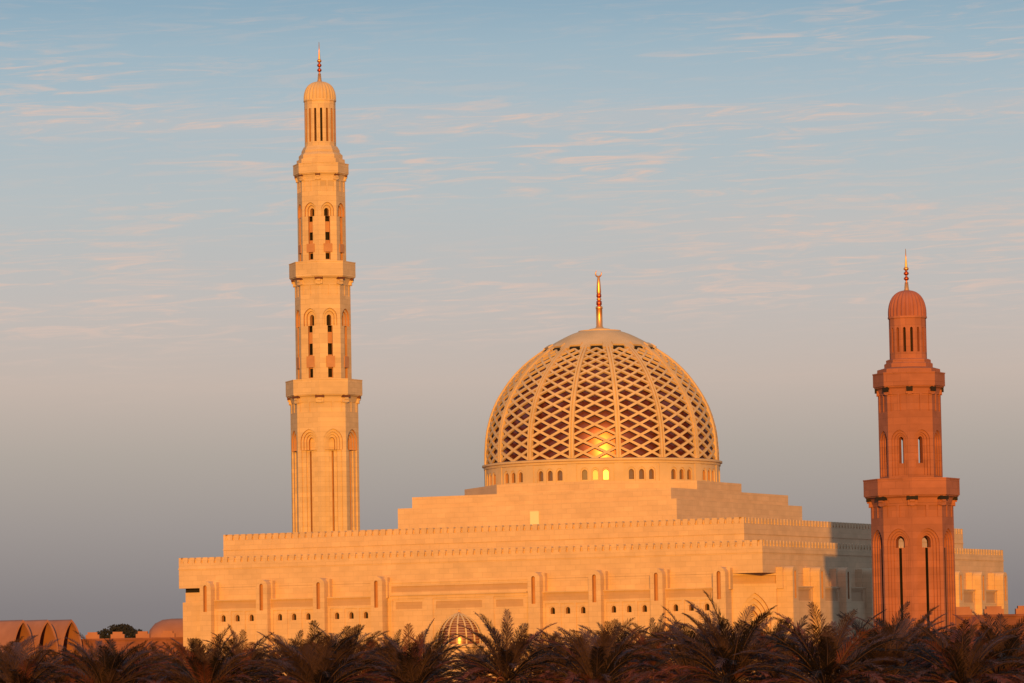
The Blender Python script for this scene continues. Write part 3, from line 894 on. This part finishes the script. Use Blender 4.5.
# (pixel column, pixel row of the crown's top, crown half width in pixels) -> world position on the ground
def ray(px, py):
    x = px-512; y = 341.5-py
    c, s_ = math.cos(ROLL), math.sin(ROLL)
    u = x*c + y*s_; v = -x*s_ + y*c
    cp_, sp_ = math.cos(PITCH), math.sin(PITCH)
    return u/(4243*cp_-v*sp_), (4243*sp_+v*cp_)/(4243*cp_-v*sp_)
FRONT = [
 (4,641,44,'date palm at the far left edge, below the first open vault'),
 (68,646,46,'date palm below the third open pointed vault'),
 (128,642,48,'date palm in front of the low merlon wall at left'),
 (184,646,40,'date palm in front of the left corner of the hall'),
 (240,636,42,'date palm below the leftmost group of three small windows'),
 (292,637,42,'date palm below the second group of small windows from the left'),
 (345,629,50,'full round date palm below the third group of small windows from the left'),
 (392,634,38,'date palm just right of the fourth pilaster from the left'),
 (432,638,36,'date palm left of the small lattice dome'),
 (505,619,56,'tall-fronded date palm overlapping the right side of the small lattice dome'),
 (566,630,44,'date palm below the fourth group of small windows from the left'),
 (612,627,42,'date palm below the fifth group of small windows from the left'),
 (656,621,44,'date palm with upright fronds just left of the largest palm pair'),
 (727,609,68,'large date palm in front of the corner with the blind pointed arch'),
 (824,607,74,'largest date palm, in front of the shaded right wall of the hall'),
 (903,620,50,'date palm directly below the red minaret'),
 (950,624,40,'date palm at the right foot of the red minaret'),
 (996,612,58,'spiky date palm in front of the red walls at right'),
 (1032,632,46,'date palm cut off by the right edge of the photo')]
BACK = [
 (36,652,36,'low date palm behind, between the first two palms at left'),
 (98,651,36,'low date palm behind, below the gap right of the vaults'),
 (156,650,36,'low date palm behind, left of the hall corner'),
 (212,646,34,'low date palm behind, below the leftmost pilaster'),
 (266,645,34,'low date palm behind, below the second pilaster'),
 (318,641,36,'low date palm behind, below the third pilaster'),
 (370,640,34,'low date palm behind, below the fourth pilaster'),
 (476,652,32,'low date palm behind, at the foot of the small lattice dome'),
 (540,634,38,'low date palm behind, below the pilaster right of the central bay'),
 (590,637,36,'low date palm behind, below the pilaster between the fourth and fifth window groups'),
 (634,636,36,'low date palm behind, between two upright palms'),
 (690,630,42,'low date palm behind, left of the large corner palm'),
 (775,620,46,'low date palm behind, between the two largest palms'),
 (868,624,40,'low date palm behind, at the left foot of the red minaret'),
 (928,636,36,'low date palm behind, below the red minaret shaft'),
 (972,632,36,'low date palm behind, left of the spiky palm at right')]
NEAR = [
 (20,663,58,'near date palm cut off by the bottom edge, under the left vaults'),
 (104,665,56,'near date palm cut off by the bottom edge, below the low merlon wall'),
 (206,663,58,'near date palm cut off by the bottom edge, below the left hall corner'),
 (318,661,60,'near date palm cut off by the bottom edge, below the third pilaster from the left'),
 (415,664,56,'near date palm cut off by the bottom edge, left of the small lattice dome'),
 (596,661,58,'near date palm cut off by the bottom edge, below the fourth and fifth window groups'),
 (692,655,62,'near date palm with arching stalks at the bottom edge, left of the largest palms'),
 (780,661,60,'near date palm cut off by the bottom edge, between the two largest palms'),
 (882,647,66,'near date palm with arching fronds at the bottom edge, below the red minaret'),
 (962,651,64,'near date palm cut off by the bottom edge, right of the red minaret')]
rng = random.Random(77)
for i, (px, py, hw_, lab) in enumerate(FRONT + BACK + NEAR):
    back = len(FRONT) <= i < len(FRONT)+len(BACK)
    sc = rng.uniform(.95, 1.08) * (1.0 if not back else .95)
    Rw = 3.0*sc; hw_ *= 1.1
    Y = 4243*Rw/hw_
    kx, kz = ray(px, py)
    top = EYE + kz*Y
    zc = max(1.5, top - crown_h[(i*3+1) % 5]*sc + (.32 if i < len(FRONT)+len(BACK) else .1))
    place_palm(i*3+1, kx*Y, Y, zc, sc, rng.uniform(0, 2*PI), lab, i % 3 != 1)
for v in protos:
    for o in v: bpy.data.objects.remove(o)
